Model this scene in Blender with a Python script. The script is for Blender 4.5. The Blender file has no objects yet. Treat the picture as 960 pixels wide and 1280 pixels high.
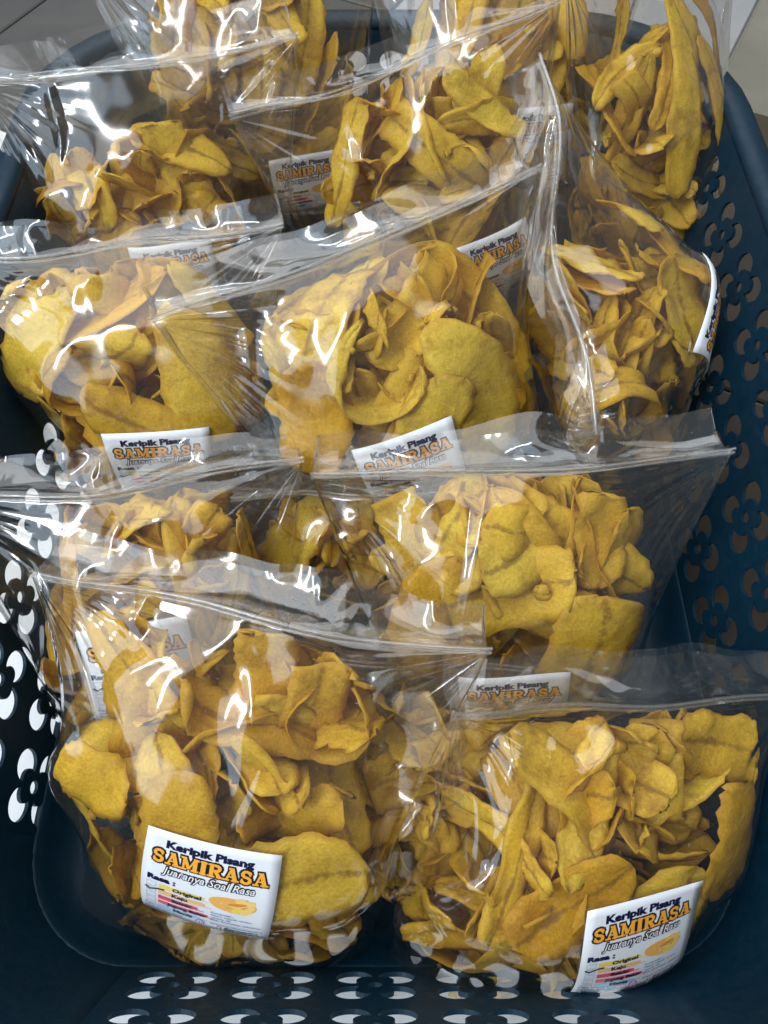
import bpy, bmesh, math, random
import numpy as np
from mathutils import Vector, Matrix, geometry

R = math.radians
scene = bpy.context.scene
col = scene.collection

# ------------------------------------------------------------------ camera
cam_data = bpy.data.cameras.new('camera')
cam_data.sensor_fit = 'VERTICAL'
cam_data.sensor_height = 36.0
cam_data.lens = 27.08
cam_data.clip_start = 0.01
cam_data.clip_end = 50
camera = bpy.data.objects.new('camera', cam_data)
camera.location = (0, -0.23, 0.528)
camera.rotation_euler = (R(30), 0, 0)
col.objects.link(camera)
scene.camera = camera

# ------------------------------------------------------------------ ambient and lamps
world = bpy.data.worlds.new('World')
scene.world = world
world.use_nodes = True
bg = world.node_tree.nodes['Background']
bg.inputs['Color'].default_value = (0.84, 0.91, 1.0, 1)
bg.inputs['Strength'].default_value = 0.20


def area(name, loc, target, sx, sy, power, color):
    d = bpy.data.lights.new(name, 'AREA')
    d.shape = 'RECTANGLE'
    d.size, d.size_y, d.energy, d.color = sx, sy, power, color
    o = bpy.data.objects.new(name, d)
    o.location = loc
    o.rotation_euler = (Vector(target) - Vector(loc)).to_track_quat('-Z', 'Y').to_euler()
    col.objects.link(o)
    return o


area('doorway_light', (-1.9, -1.4, 1.5), (0, 0, 0.1), 2.4, 2.4, 50, (0.66, 0.83, 1.0))
area('skylight', (-0.45, 0.75, 2.4), (0, 0, 0.1), 3.4, 3.0, 76, (0.90, 0.95, 1.0))
area('glint_strip', (-0.95, -0.85, 1.65), (0, 0, 0.1), 0.11, 1.2, 14, (0.95, 0.97, 1.0))  # thin strip lamp added out of view to draw narrow glints on the film

vs = scene.view_settings
vs.view_transform = 'Standard'
vs.look = 'None'
vs.exposure = 0.1
vs.gamma = 1.0
cy = scene.cycles
cy.max_bounces = 7
cy.diffuse_bounces = 4
cy.glossy_bounces = 3
cy.transmission_bounces = 4
cy.transparent_max_bounces = 40
cy.caustics_reflective = False
cy.caustics_refractive = False
cy.sample_clamp_indirect = 4
cy.use_denoising = True
cy.use_light_tree = False
cy.use_adaptive_sampling = True
cy.adaptive_threshold = 0.04

rng = np.random.default_rng(11)
random.seed(5)


# ------------------------------------------------------------------ materials
def new_mat(name):
    m = bpy.data.materials.new(name)
    m.use_nodes = True
    nt = m.node_tree
    nt.nodes.clear()
    out = nt.nodes.new('ShaderNodeOutputMaterial')
    return m, nt, out


def N(nt, kind, **kw):
    n = nt.nodes.new(kind)
    for k, v in kw.items():
        if k in n.inputs.keys():
            n.inputs[k].default_value = v
        else:
            setattr(n, k, v)
    return n


def ramp(nt, stops):
    n = nt.nodes.new('ShaderNodeValToRGB')
    cr = n.color_ramp
    while len(cr.elements) < len(stops):
        cr.elements.new(0.5)
    for e, (p, c) in zip(cr.elements, stops):
        e.position = p
        e.color = (*c, 1)
    return n


def principled(name, color, rough, spec=0.5):
    m, nt, out = new_mat(name)
    b = N(nt, 'ShaderNodeBsdfPrincipled', Roughness=rough)
    b.inputs['Base Color'].default_value = (*color, 1)
    b.inputs['Specular IOR Level'].default_value = spec
    nt.links.new(b.outputs[0], out.inputs[0])
    return m, nt, b


def film_material(name, haze, rough, tint, boost, bump_s):
    """thin clear plastic: straight-through light, Fresnel reflection, a little milky haze"""
    m, nt, out = new_mat(name)
    L = nt.links.new
    uv = N(nt, 'ShaderNodeUVMap', uv_map='UVMap')
    mp = N(nt, 'ShaderNodeMapping')
    mp.inputs['Scale'].default_value = (1.0, 0.45, 1)
    L(uv.outputs[0], mp.inputs[0])
    n1 = N(nt, 'ShaderNodeTexNoise', Scale=30.0, Detail=1.0, Roughness=0.4)
    L(mp.outputs[0], n1.inputs['Vector'])
    # sharp creases here and there
    vo = N(nt, 'ShaderNodeTexVoronoi', feature='DISTANCE_TO_EDGE', Scale=15.0)
    L(mp.outputs[0], vo.inputs['Vector'])
    cr = N(nt, 'ShaderNodeMapRange', interpolation_type='SMOOTHSTEP')
    cr.inputs['From Min'].default_value = 0.0
    cr.inputs['From Max'].default_value = 0.10
    cr.inputs['To Min'].default_value = 1.0
    cr.inputs['To Max'].default_value = 0.0
    L(vo.outputs['Distance'], cr.inputs['Value'])
    mr = N(nt, 'ShaderNodeMapRange', interpolation_type='SMOOTHSTEP')
    mr.inputs['From Min'].default_value = 0.50
    mr.inputs['From Max'].default_value = 0.66
    L(n1.outputs[0], mr.inputs['Value'])
    cm = N(nt, 'ShaderNodeMath', operation='MULTIPLY')
    L(cr.outputs[0], cm.inputs[0])
    L(mr.outputs[0], cm.inputs[1])
    # tension folds fanning out from the two ends of the zip
    uvr = N(nt, 'ShaderNodeUVMap', uv_map='Rest')
    sr = N(nt, 'ShaderNodeSeparateXYZ')
    L(uvr.outputs[0], sr.inputs[0])

    def mth(op, a_, b_=None):
        q = N(nt, 'ShaderNodeMath', operation=op)
        for k_, v_ in enumerate((a_, b_)):
            if v_ is None: continue
            if isinstance(v_, (int, float)): q.inputs[k_].default_value = v_
            else: L(v_, q.inputs[k_])
        return q.outputs[0]
    du = mth('SUBTRACT', 1.0, mth('ABSOLUTE', sr.outputs['X']))
    ang = mth('ARCTAN2', mth('MULTIPLY', sr.outputs['Y'], -1.0), du)
    sid = mth('ADD', mth('MULTIPLY', mth('SIGN', sr.outputs['X']), 7.3), mth('MULTIPLY', sr.outputs['Z'], 1.0))
    su = N(nt, 'ShaderNodeSeparateXYZ')
    L(uv.outputs[0], su.inputs[0])
    seedv = mth('MULTIPLY', mth('FLOOR', mth('MULTIPLY', su.outputs['X'], 2.0)), 3.7)
    nw = N(nt, 'ShaderNodeTexNoise', noise_dimensions='1D', Scale=1.0, Detail=1.6, Roughness=0.5)
    L(mth('ADD', mth('ADD', mth('MULTIPLY', ang, 3.0), sid), seedv), nw.inputs['W'])
    rg = mth('ABSOLUTE', mth('SUBTRACT', nw.outputs[0], 0.5))
    dist = mth('SQRT', mth('ADD', mth('MULTIPLY', du, du), mth('MULTIPLY', sr.outputs['Y'], sr.outputs['Y'])))
    fm = N(nt, 'ShaderNodeMapRange', interpolation_type='SMOOTHSTEP')
    fm.inputs['From Min'].default_value = 0.25
    fm.inputs['From Max'].default_value = 0.85
    fm.inputs['To Min'].default_value = 1.0
    fm.inputs['To Max'].default_value = 0.0
    L(dist, fm.inputs['Value'])
    below = mth('LESS_THAN', sr.outputs['Y'], 0.0)
    hfold = mth('MULTIPLY', mth('MULTIPLY', mth('MULTIPLY', rg, fm.outputs[0]), below), mth('MINIMUM', mth('MULTIPLY', dist, 3.0), 1.0))
    # one relief in metres: broad waves, creases, tension folds
    hsum = mth('ADD', mth('MULTIPLY', n1.outputs[0], 0.0056 * bump_s),
               mth('ADD', mth('MULTIPLY', cm.outputs[0], 0.0022), mth('MULTIPLY', hfold, 0.0095)))
    b2 = N(nt, 'ShaderNodeBump', Strength=1.0, Distance=1.0)
    L(hsum, b2.inputs['Height'])
    tr = N(nt, 'ShaderNodeBsdfTransparent')
    tr.inputs['Color'].default_value = (*tint, 1)
    di = N(nt, 'ShaderNodeBsdfDiffuse')
    di.inputs['Color'].default_value = (0.84, 0.80, 0.72, 1)
    tl = N(nt, 'ShaderNodeBsdfTranslucent')
    tl.inputs['Color'].default_value = (0.84, 0.80, 0.72, 1)
    mh = N(nt, 'ShaderNodeMixShader', Fac=0.4)
    L(di.outputs[0], mh.inputs[1])
    L(tl.outputs[0], mh.inputs[2])
    # dust and scuffs on the plastic
    n3 = N(nt, 'ShaderNodeTexNoise', Scale=520.0, Detail=1.0, Roughness=0.7)
    L(uv.outputs[0], n3.inputs['Vector'])
    r3 = ramp(nt, [(0.0, (haze,) * 3), (0.66, (haze,) * 3), (0.74, (haze + 0.12,) * 3), (1.0, (haze + 0.2,) * 3)])
    L(n3.outputs[0], r3.inputs[0])
    m1 = N(nt, 'ShaderNodeMixShader')
    L(r3.outputs[0], m1.inputs[0])
    L(tr.outputs[0], m1.inputs[1])
    L(mh.outputs[0], m1.inputs[2])
    gl = N(nt, 'ShaderNodeBsdfAnisotropic')
    gl.inputs['Roughness'].default_value = rough
    gl.inputs['Color'].default_value = (1, 1, 1, 1)
    L(b2.outputs[0], gl.inputs['Normal'])
    fr = N(nt, 'ShaderNodeFresnel', IOR=1.5)
    L(b2.outputs[0], fr.inputs['Normal'])
    # a thin sheet reflects alike from both sides: undo the inverted index on back faces
    ge = N(nt, 'ShaderNodeNewGeometry')
    io = N(nt, 'ShaderNodeMapRange')
    io.inputs['To Min'].default_value = 1.5
    io.inputs['To Max'].default_value = 1 / 1.5
    L(ge.outputs['Backfacing'], io.inputs['Value'])
    L(io.outputs[0], fr.inputs['IOR'])
    mu = N(nt, 'ShaderNodeMath', operation='MULTIPLY', use_clamp=True)
    mu.inputs[1].default_value = boost
    L(fr.outputs[0], mu.inputs[0])
    m2 = N(nt, 'ShaderNodeMixShader')
    L(mu.outputs[0], m2.inputs[0])
    L(m1.outputs[0], m2.inputs[1])
    L(gl.outputs[0], m2.inputs[2])
    L(m2.outputs[0], out.inputs[0])
    return m


M_FILM = film_material('clear_film', 0.020, 0.10, (0.978, 0.967, 0.948), 1.7, 0.60)
M_ZIP = film_material('zip_plastic', 0.10, 0.12, (0.97, 0.97, 0.97), 1.6, 0.4)


def chip_material():
    m, nt, out = new_mat('fried_banana')
    L = nt.links.new
    oi = N(nt, 'ShaderNodeObjectInfo')
    uv = N(nt, 'ShaderNodeUVMap')
    sep = N(nt, 'ShaderNodeSeparateXYZ')
    L(uv.outputs[0], sep.inputs[0])
    tc = N(nt, 'ShaderNodeTexCoord')
    base = ramp(nt, [(0.0, (0.72, 0.38, 0.020)), (0.3, (0.88, 0.57, 0.038)), (0.7, (0.95, 0.70, 0.075)), (1.0, (0.84, 0.48, 0.026))])
    L(oi.outputs['Random'], base.inputs[0])
    n1 = N(nt, 'ShaderNodeTexNoise', Scale=45.0, Detail=4.0, Roughness=0.6)
    L(tc.outputs['Object'], n1.inputs['Vector'])
    r1 = ramp(nt, [(0.28, (0.62, 0.52, 0.40)), (0.45, (0.95, 0.93, 0.9)), (0.72, (1.12, 1.16, 1.3))])
    L(n1.outputs[0], r1.inputs[0])
    mx = N(nt, 'ShaderNodeMix', data_type='RGBA', blend_type='MULTIPLY')
    mx.inputs[0].default_value = 1.0
    L(base.outputs[0], mx.inputs[6])
    L(r1.outputs[0], mx.inputs[7])
    # fine sugary grain
    n2 = N(nt, 'ShaderNodeTexNoise', Scale=700.0, Detail=3.0, Roughness=0.7)
    L(tc.outputs['Object'], n2.inputs['Vector'])
    r2 = ramp(nt, [(0.34, (0.72, 0.66, 0.5)), (0.55, (1, 1, 1)), (0.72, (1.18, 1.2, 1.5))])
    L(n2.outputs[0], r2.inputs[0])
    mx2 = N(nt, 'ShaderNodeMix', data_type='RGBA', blend_type='MULTIPLY')
    mx2.inputs[0].default_value = 0.6
    L(mx.outputs[2], mx2.inputs[6])
    L(r2.outputs[0], mx2.inputs[7])
    vadd = N(nt, 'ShaderNodeVectorMath', operation='ADD')
    L(tc.outputs['Object'], vadd.inputs[0])
    L(oi.outputs['Random'], vadd.inputs[1])
    uvo = vadd
    # seed line down the middle of each slice
    n3 = N(nt, 'ShaderNodeTexNoise', Scale=5.0, Detail=5.0, Roughness=0.7)
    L(uv.outputs[0], n3.inputs['Vector'])
    ab = N(nt, 'ShaderNodeMath', operation='SUBTRACT')
    ab.inputs[1].default_value = 0.5
    L(sep.outputs['X'], ab.inputs[0])
    a2 = N(nt, 'ShaderNodeMath', operation='ABSOLUTE')
    L(ab.outputs[0], a2.inputs[0])
    a3 = N(nt, 'ShaderNodeMath', operation='MULTIPLY_ADD')
    L(n3.outputs[0], a3.inputs[0])
    a3.inputs[1].default_value = 0.34
    L(a2.outputs[0], a3.inputs[2])
    r3 = ramp(nt, [(0.15, (1, 1, 1)), (0.19, (0.7, 0.7, 0.7)), (0.235, (0, 0, 0))])
    L(a3.outputs[0], r3.inputs[0])
    sel = N(nt, 'ShaderNodeMath', operation='GREATER_THAN')     # only some slices cut through the seeds
    f7 = N(nt, 'ShaderNodeMath', operation='MULTIPLY')
    f7.inputs[1].default_value = 7.13
    fr = N(nt, 'ShaderNodeMath', operation='FRACT')
    L(oi.outputs['Random'], f7.inputs[0])
    L(f7.outputs[0], fr.inputs[0])
    L(fr.outputs[0], sel.inputs[0])
    sel.inputs[1].default_value = 0.30
    mm = N(nt, 'ShaderNodeMath', operation='MULTIPLY')
    L(r3.outputs[0], mm.inputs[0])
    L(sel.outputs[0], mm.inputs[1])
    m7 = N(nt, 'ShaderNodeMath', operation='MULTIPLY')
    m7.inputs[1].default_value = 0.72
    L(mm.outputs[0], m7.inputs[0])
    mx3 = N(nt, 'ShaderNodeMix', data_type='RGBA')
    L(m7.outputs[0], mx3.inputs[0])
    L(mx2.outputs[2], mx3.inputs[6])
    mx3.inputs[7].default_value = (0.26, 0.105, 0.02, 1)
    ye = N(nt, 'ShaderNodeMath', operation='MULTIPLY_ADD')
    L(sep.outputs['Y'], ye.inputs[0])
    ye.inputs[1].default_value = 0.5
    ye.inputs[2].default_value = -0.5
    ya = N(nt, 'ShaderNodeMath', operation='ABSOLUTE')
    L(ye.outputs[0], ya.inputs[0])
    em = N(nt, 'ShaderNodeMath', operation='MAXIMUM')
    L(ya.outputs[0], em.inputs[0])
    L(a2.outputs[0], em.inputs[1])
    er = ramp(nt, [(0.43, (0, 0, 0)), (0.495, (0.75, 0.75, 0.75))])
    L(em.outputs[0], er.inputs[0])
    mx4 = N(nt, 'ShaderNodeMix', data_type='RGBA')
    L(er.outputs[0], mx4.inputs[0])
    L(mx3.outputs[2], mx4.inputs[6])
    mx4.inputs[7].default_value = (0.66, 0.36, 0.035, 1)
    mx3 = mx4
    n5 = N(nt, 'ShaderNodeTexNoise', Scale=28.0, Detail=6.0, Roughness=0.75)
    L(uvo.outputs[0], n5.inputs['Vector'])
    r5 = ramp(nt, [(0.56, (0, 0, 0)), (0.66, (0.55, 0.55, 0.55)), (0.8, (0.85, 0.85, 0.85))])
    L(n5.outputs[0], r5.inputs[0])
    mx5 = N(nt, 'ShaderNodeMix', data_type='RGBA')
    L(r5.outputs[0], mx5.inputs[0])
    L(mx3.outputs[2], mx5.inputs[6])
    mx5.inputs[7].default_value = (0.42, 0.17, 0.018, 1)
    mx3 = mx5
    bn = N(nt, 'ShaderNodeBump', Strength=0.45, Distance=0.0009)
    L(n2.outputs[0], bn.inputs['Height'])
    n6 = N(nt, 'ShaderNodeTexVoronoi', feature='SMOOTH_F1', Scale=210.0, Smoothness=0.6)
    L(uvo.outputs[0], n6.inputs['Vector'])
    bn6 = N(nt, 'ShaderNodeBump', Strength=0.25, Distance=0.0012)
    L(n6.outputs['Distance'], bn6.inputs['Height'])
    L(bn.outputs[0], bn6.inputs['Normal'])
    bn2 = N(nt, 'ShaderNodeBump', Strength=0.4, Distance=0.004)
    L(n1.outputs[0], bn2.inputs['Height'])
    L(bn6.outputs[0], bn2.inputs['Normal'])
    b = N(nt, 'ShaderNodeBsdfPrincipled', Roughness=0.40)
    b.inputs['Specular IOR Level'].default_value = 0.20
    L(mx3.outputs[2], b.inputs['Base Color'])
    L(bn2.outputs[0], b.inputs['Normal'])
    t = N(nt, 'ShaderNodeBsdfTranslucent')
    L(mx3.outputs[2], t.inputs['Color'])
    ms = N(nt, 'ShaderNodeMixShader', Fac=0.30)
    L(b.outputs[0], ms.inputs[1])
    L(t.outputs[0], ms.inputs[2])
    L(ms.outputs[0], out.inputs[0])
    return m


M_CHIP = chip_material()
M_LABEL, _, _b = principled('label_paper', (0.80, 0.82, 0.85), 0.32, 0.5)
INK = {}
for nm, c in dict(navy=(0.006, 0.008, 0.05), black=(0.012, 0.010, 0.012), orange=(0.90, 0.40, 0.045), white=(0.85, 0.85, 0.86),
                  yellow=(0.85, 0.66, 0.12), tan=(0.83, 0.52, 0.22), crimson=(0.72, 0.07, 0.13), red=(0.80, 0.12, 0.17),
                  sky=(0.36, 0.66, 0.86), line=(0.25, 0.36, 0.5), purple=(0.42, 0.10, 0.38), pink=(0.72, 0.22, 0.42),
                  green=(0.03, 0.36, 0.14), chip_a=(0.86, 0.45, 0.10), chip_b=(0.92, 0.62, 0.18), chip_c=(0.70, 0.28, 0.05)).items():
    INK[nm] = principled('ink_' + nm, c, 0.35, 0.4)[0]


def basket_material():
    m, nt, b = principled('blue_basket_plastic', (0.0014, 0.018, 0.040), 0.45, 0.3)
    L = nt.links.new
    tc = N(nt, 'ShaderNodeTexCoord')
    n = N(nt, 'ShaderNodeTexNoise', Scale=9.0, Detail=5.0, Roughness=0.65)
    L(tc.outputs['Object'], n.inputs['Vector'])
    r = ramp(nt, [(0.3, (0.0007, 0.0150, 0.030)), (0.7, (0.0012, 0.0215, 0.042))])
    L(n.outputs[0], r.inputs[0])
    L(r.outputs[0], b.inputs['Base Color'])
    n2 = N(nt, 'ShaderNodeTexNoise', Scale=160.0, Detail=3.0)
    L(tc.outputs['Object'], n2.inputs['Vector'])
    # scuffs and a film of dust
    ms_ = N(nt, 'ShaderNodeMapping')
    ms_.inputs['Scale'].default_value = (1.0, 1.0, 14.0)
    ms_.inputs['Rotation'].default_value = (0.5, 0.9, 0.3)
    L(tc.outputs['Object'], ms_.inputs[0])
    n7 = N(nt, 'ShaderNodeTexNoise', Scale=38.0, Detail=6.0, Roughness=0.8)
    L(ms_.outputs[0], n7.inputs['Vector'])
    r7 = ramp(nt, [(0.60, (0, 0, 0)), (0.72, (0.16, 0.16, 0.16)), (0.85, (0.4, 0.4, 0.4))])
    L(n7.outputs[0], r7.inputs[0])
    mw = N(nt, 'ShaderNodeMix', data_type='RGBA')
    L(r7.outputs[0], mw.inputs[0])
    L(r.outputs[0], mw.inputs[6])
    mw.inputs[7].default_value = (0.10, 0.14, 0.17, 1)
    L(mw.outputs[2], b.inputs['Base Color'])
    rr = ramp(nt, [(0.3, (0.40,) * 3), (0.7, (0.58,) * 3)])
    L(n2.outputs[0], rr.inputs[0])
    L(rr.outputs[0], b.inputs['Roughness'])
    bp = N(nt, 'ShaderNodeBump', Strength=0.12, Distance=0.002)
    L(n2.outputs[0], bp.inputs['Height'])
    L(bp.outputs[0], b.inputs['Normal'])
    return m


M_BASKET = basket_material()


def tile_material(name, c0, c1, rough=0.4):
    m, nt, b = principled(name, c0, rough)
    L = nt.links.new
    tc = N(nt, 'ShaderNodeTexCoord')
    n = N(nt, 'ShaderNodeTexNoise', Scale=6.0, Detail=6.0, Roughness=0.6, Distortion=0.6)
    L(tc.outputs['Object'], n.inputs['Vector'])
    r = ramp(nt, [(0.35, c0), (0.65, c1)])
    L(n.outputs[0], r.inputs[0])
    L(r.outputs[0], b.inputs['Base Color'])
    return m


M_TILE = tile_material('glazed_tile', (0.74, 0.74, 0.74), (0.82, 0.82, 0.81))
M_TILE_BROWN_SHADED = tile_material('brown_tile_painted_shade', (0.042, 0.029, 0.017), (0.068, 0.048, 0.028), 0.75)  # brown floor, darkened further: the basket's shadow is put into the colour
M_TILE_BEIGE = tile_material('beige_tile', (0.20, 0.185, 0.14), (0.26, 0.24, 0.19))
M_TILE_HALF_DIM = tile_material('half_dim_painted_tile', (0.30, 0.295, 0.29), (0.38, 0.375, 0.37))  # same floor, with the weaker light at the far end put into the colour
M_TILE_DIM = tile_material('dim_painted_tile', (0.070, 0.066, 0.062), (0.095, 0.088, 0.08))  # dimness of the back left floor put into the tile colour
M_GROUT, _, _ = principled('grout', (0.22, 0.20, 0.17), 0.9)


# ------------------------------------------------------------------ helpers
def link(name, mesh, mats, parent=None, smooth=True):
    for m in (mats if isinstance(mats, (list, tuple)) else [mats]):
        mesh.materials.append(m)
    if smooth:
        mesh.polygons.foreach_set('use_smooth', np.ones(len(mesh.polygons), bool))
    o = bpy.data.objects.new(name, mesh)
    col.objects.link(o)
    if parent is not None:
        o.parent = parent
    return o


def mesh_from(name, V, F):
    me = bpy.data.meshes.new(name)
    me.from_pydata([tuple(v) for v in V], [], [tuple(f) for f in F])
    me.update()
    return me


def empty(name, loc=(0, 0, 0)):
    o = bpy.data.objects.new(name, None)
    o.empty_display_size = 0.02
    o.location = loc
    col.objects.link(o)
    return o


def tag(o, label=None, cat=None, group=None, kind=None):
    if label: o['label'] = label
    if cat: o['category'] = cat
    if group: o['group'] = group
    if kind: o['kind'] = kind
    return o


# ------------------------------------------------------------------ floor of tiles round the basket
Z_FLOOR = 0.012
me = mesh_from('floor', [(-6, -6, Z_FLOOR - 0.004), (6, -6, Z_FLOOR - 0.004), (6, 6, Z_FLOOR - 0.004), (-6, 6, Z_FLOOR - 0.004)], [(0, 1, 2, 3)])
floor = tag(link('floor', me, M_GROUT), kind='structure')
TS, GR = 0.40, 0.004
bm = bmesh.new()
bmesh.ops.create_cube(bm, size=1.0)
bmesh.ops.scale(bm, vec=(TS - GR, TS - GR, 0.006), verts=bm.verts)
bmesh.ops.bevel(bm, geom=[e for e in bm.edges if e.verts[0].co.z > 0 and e.verts[1].co.z > 0], offset=0.0015, segments=1, affect='EDGES')
tile_me = bpy.data.meshes.new('tile')
bm.to_mesh(tile_me)
bm.free()
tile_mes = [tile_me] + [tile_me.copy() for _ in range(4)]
for q, m in zip(tile_mes, (M_TILE, M_TILE_BROWN_SHADED, M_TILE_DIM, M_TILE_BEIGE, M_TILE_HALF_DIM)):
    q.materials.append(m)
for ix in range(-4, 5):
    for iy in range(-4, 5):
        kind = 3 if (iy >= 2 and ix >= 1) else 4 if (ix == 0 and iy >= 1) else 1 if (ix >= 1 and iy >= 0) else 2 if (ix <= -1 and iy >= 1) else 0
        t = bpy.data.objects.new('tile', tile_mes[kind])
        a = R(-27)
        x, y = ix * TS - 0.148, iy * TS + 0.10
        t.location = (x * math.cos(a) - y * math.sin(a), x * math.sin(a) + y * math.cos(a), Z_FLOOR - 0.003 + rng.normal(0, 0.0002))
        t.rotation_euler = (0, 0, a)
        t.parent = floor
        col.objects.link(t)

# ------------------------------------------------------------------ basket
BX, BY0, BY1, BZ, BH, FL, RC = 0.190, -0.226, 0.352, 0.030, 0.162, 0.34, 0.055
SL = math.hypot(1, FL)
TH = 0.0024
basket = tag(empty('laundry_basket', (0, 0.06, 0.012)), 'deep blue plastic basket with flower shaped cut outs holding all the chip bags', 'basket')
basket_off = Vector((0, 0.06, 0.012))


def flower_holes(cx, cy, sx_, sy_):
    """four comma shaped petals (an ellipse with a round bite at its inner corner) round a small oval"""
    loops = []
    rx, ry, br = 0.205, 0.205, 0.125
    for qx in (-1, 1):
        for qy in (-1, 1):
            px, py, bx, by = 0.235, 0.250, 0.085, 0.150
            th = np.linspace(0, 2 * math.pi, 73)[:-1] + 0.02
            ex, ey = px + rx * np.cos(th), py + ry * np.sin(th)
            out = np.hypot(ex - bx, ey - by) > br
            k0 = [k for k in range(72) if out[k] and not out[k - 1]][0]
            run = []
            k = k0
            while out[k % 72]:
                run.append((ex[k % 72], ey[k % 72]))
                k += 1
            a0 = math.atan2(run[-1][1] - by, run[-1][0] - bx)
            a1 = math.atan2(run[0][1] - by, run[0][0] - bx)
            am = math.atan2(py - by, px - bx)
            un = lambda t: (t - am + math.pi) % (2 * math.pi) - math.pi
            a0, a1 = un(a0), un(a1)
            arc = [(bx + br * math.cos(am + a0 + (a1 - a0) * q / 8), by + br * math.sin(am + a0 + (a1 - a0) * q / 8)) for q in range(1, 8)]
            pts = run[::3] + ([run[-1]] if (len(run) - 1) % 3 else []) + arc
            loops.append([(cx + sx_ * qx * x, cy + sy_ * qy * y) for x, y in pts])
    loops.append([(cx + sx_ * 0.085 * math.cos(2 * math.pi * k / 12), cy + sy_ * 0.085 * math.sin(2 * math.pi * k / 12)) for k in range(12)])
    return loops


PC, PR = 0.0505, 0.0440        # pitch of the flowers along the wall and up it


def wall_panel(length, u_off, rows=3, first=0.028):
    """flat perforated panel in (u, h): outline and holes, triangulated with the holes left open"""
    hs = BH * SL
    V, E_, holes = [], [], []

    def loop(pts):
        i0 = len(V)
        V.extend(pts)
        E_.extend([(i0 + k, i0 + (k + 1) % len(pts)) for k in range(len(pts))])
    nseg = 24
    outl = [(length * k / nseg, 0) for k in range(nseg)] + [(length, hs * k / 8) for k in range(8)] + \
           [(length * (1 - k / nseg), hs) for k in range(nseg)] + [(0, hs * (1 - k / 8)) for k in range(8)]
    loop(outl)
    for r_ in range(rows):
        y = first + PR * (r_ + 0.5)
        n = int((length - 0.03) / PC)
        x0 = u_off % PC
        x = x0
        while x < length - 0.0235:
            if x > 0.024:
                for lp in flower_holes(x, y, 0.0455, 0.0365):
                    loop(lp)
                    holes.append(np.array(lp))
            x += PC
    res = geometry.delaunay_2d_cdt([Vector(v) for v in V], E_, [], 2, 1e-6)
    V2 = np.array([(v[0], v[1]) for v in res[0]])
    F = np.array([tuple(f) for f in res[2]])
    ctr = V2[F].mean(1)
    keep = np.ones(len(F), bool)
    for h in holes:                                     # even-odd test of each triangle's centre against each hole
        near = np.where((np.abs(ctr - h.mean(0)) < 0.03).all(1))[0]
        x, y = ctr[near, 0][:, None], ctr[near, 1][:, None]
        a, b = h, np.roll(h, -1, 0)
        cr = ((a[:, 1] > y) != (b[:, 1] > y)) & (x < (b[:, 0] - a[:, 0]) * (y - a[:, 1]) / (b[:, 1] - a[:, 1] + 1e-12) + a[:, 0])
        keep[near[cr.sum(1) % 2 == 1]] = False
    return [tuple(v) for v in V2], [tuple(int(i) for i in f) for f in F[keep]]


def thick(V2, F, fn, name, part):
    """place a flat panel with fn(u, h) -> (point, normal) and give it real thickness with hole rims"""
    V, Fc = [], []
    n = len(V2)
    P = [fn(*v) for v in V2]
    V = [p - basket_off for p, nn in P] + [p + nn * TH - basket_off for p, nn in P]
    cnt = {}
    for f in F:
        for a, b in zip(f, f[1:] + f[:1]):
            cnt[(a, b)] = cnt.get((a, b), 0) + 1
    Fc = [f for f in F] + [tuple(i + n for i in reversed(f)) for f in F]
    for (a, b) in list(cnt):
        if (b, a) not in cnt:
            Fc.append((b, a, a + n, b + n))
    me = mesh_from(name, V, Fc)
    bm = bmesh.new()
    bm.from_mesh(me)
    bmesh.ops.recalc_face_normals(bm, faces=bm.faces)
    bm.to_mesh(me)
    bm.free()
    return link(name, me, M_BASKET, basket, smooth=False)


def wall(p0, p1, out, u_off, first=0.028, rows=3):
    p0, p1, out = Vector(p0), Vector(p1), Vector(out)
    du = (p1 - p0).normalized()
    up = (out * FL + Vector((0, 0, 1))) / SL
    nr = up.cross(du)
    if nr.dot(out) < 0: nr = -nr
    V2, F = wall_panel((p1 - p0).length, u_off, rows, first)
    return thick(V2, F, lambda u, h: (p0 + du * u + up * h, nr), 'wall', basket)


wall((-BX + RC, BY0, BZ), (BX - RC, BY0, BZ), (0, -1, 0), 0.0295)
wall((-BX, BY1 - RC, BZ), (-BX, BY0 + RC, BZ), (-1, 0, 0), 0.0385, 0.014, 2)
wall((BX, BY0 + RC, BZ), (BX, BY1 - RC, BZ), (1, 0, 0), 0.022)
wall((BX - RC, BY1, BZ), (-BX + RC, BY1, BZ), (0, 1, 0), 0.0175)
for cx, cy, a0 in ((BX - RC, BY0 + RC, -90), (BX - RC, BY1 - RC, 0), (-BX + RC, BY1 - RC, 90), (-BX + RC, BY0 + RC, 180)):
    V2 = [(i / 14, j / 6) for j in range(7) for i in range(15)]
    F = [(j * 15 + i, j * 15 + i + 1, (j + 1) * 15 + i + 1, (j + 1) * 15 + i) for j in range(6) for i in range(14)]

    def fn(u, h, cx=cx, cy=cy, a0=a0):
        a = R(a0 + 90 * u)
        r = RC + FL * h * BH
        d = Vector((math.cos(a), math.sin(a), 0))
        return Vector((cx, cy, BZ + h * BH)) + d * r, (d - Vector((0, 0, FL))).normalized()
    o = thick(V2, F, fn, 'corner', basket)
    o.data.polygons.foreach_set('use_smooth', np.ones(len(o.data.polygons), bool))


def loop_points(off, z, n=10):
    r = RC + off
    pts = []
    for cx, cy, a0 in ((BX - RC, BY0 + RC, -90), (BX - RC, BY1 - RC, 0), (-BX + RC, BY1 - RC, 90), (-BX + RC, BY0 + RC, 180)):
        for k in range(n + 1):
            a = R(a0 + 90 * k / n)
            pts.append(Vector((cx + r * math.cos(a), cy + r * math.sin(a), z)))
    return pts


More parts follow.
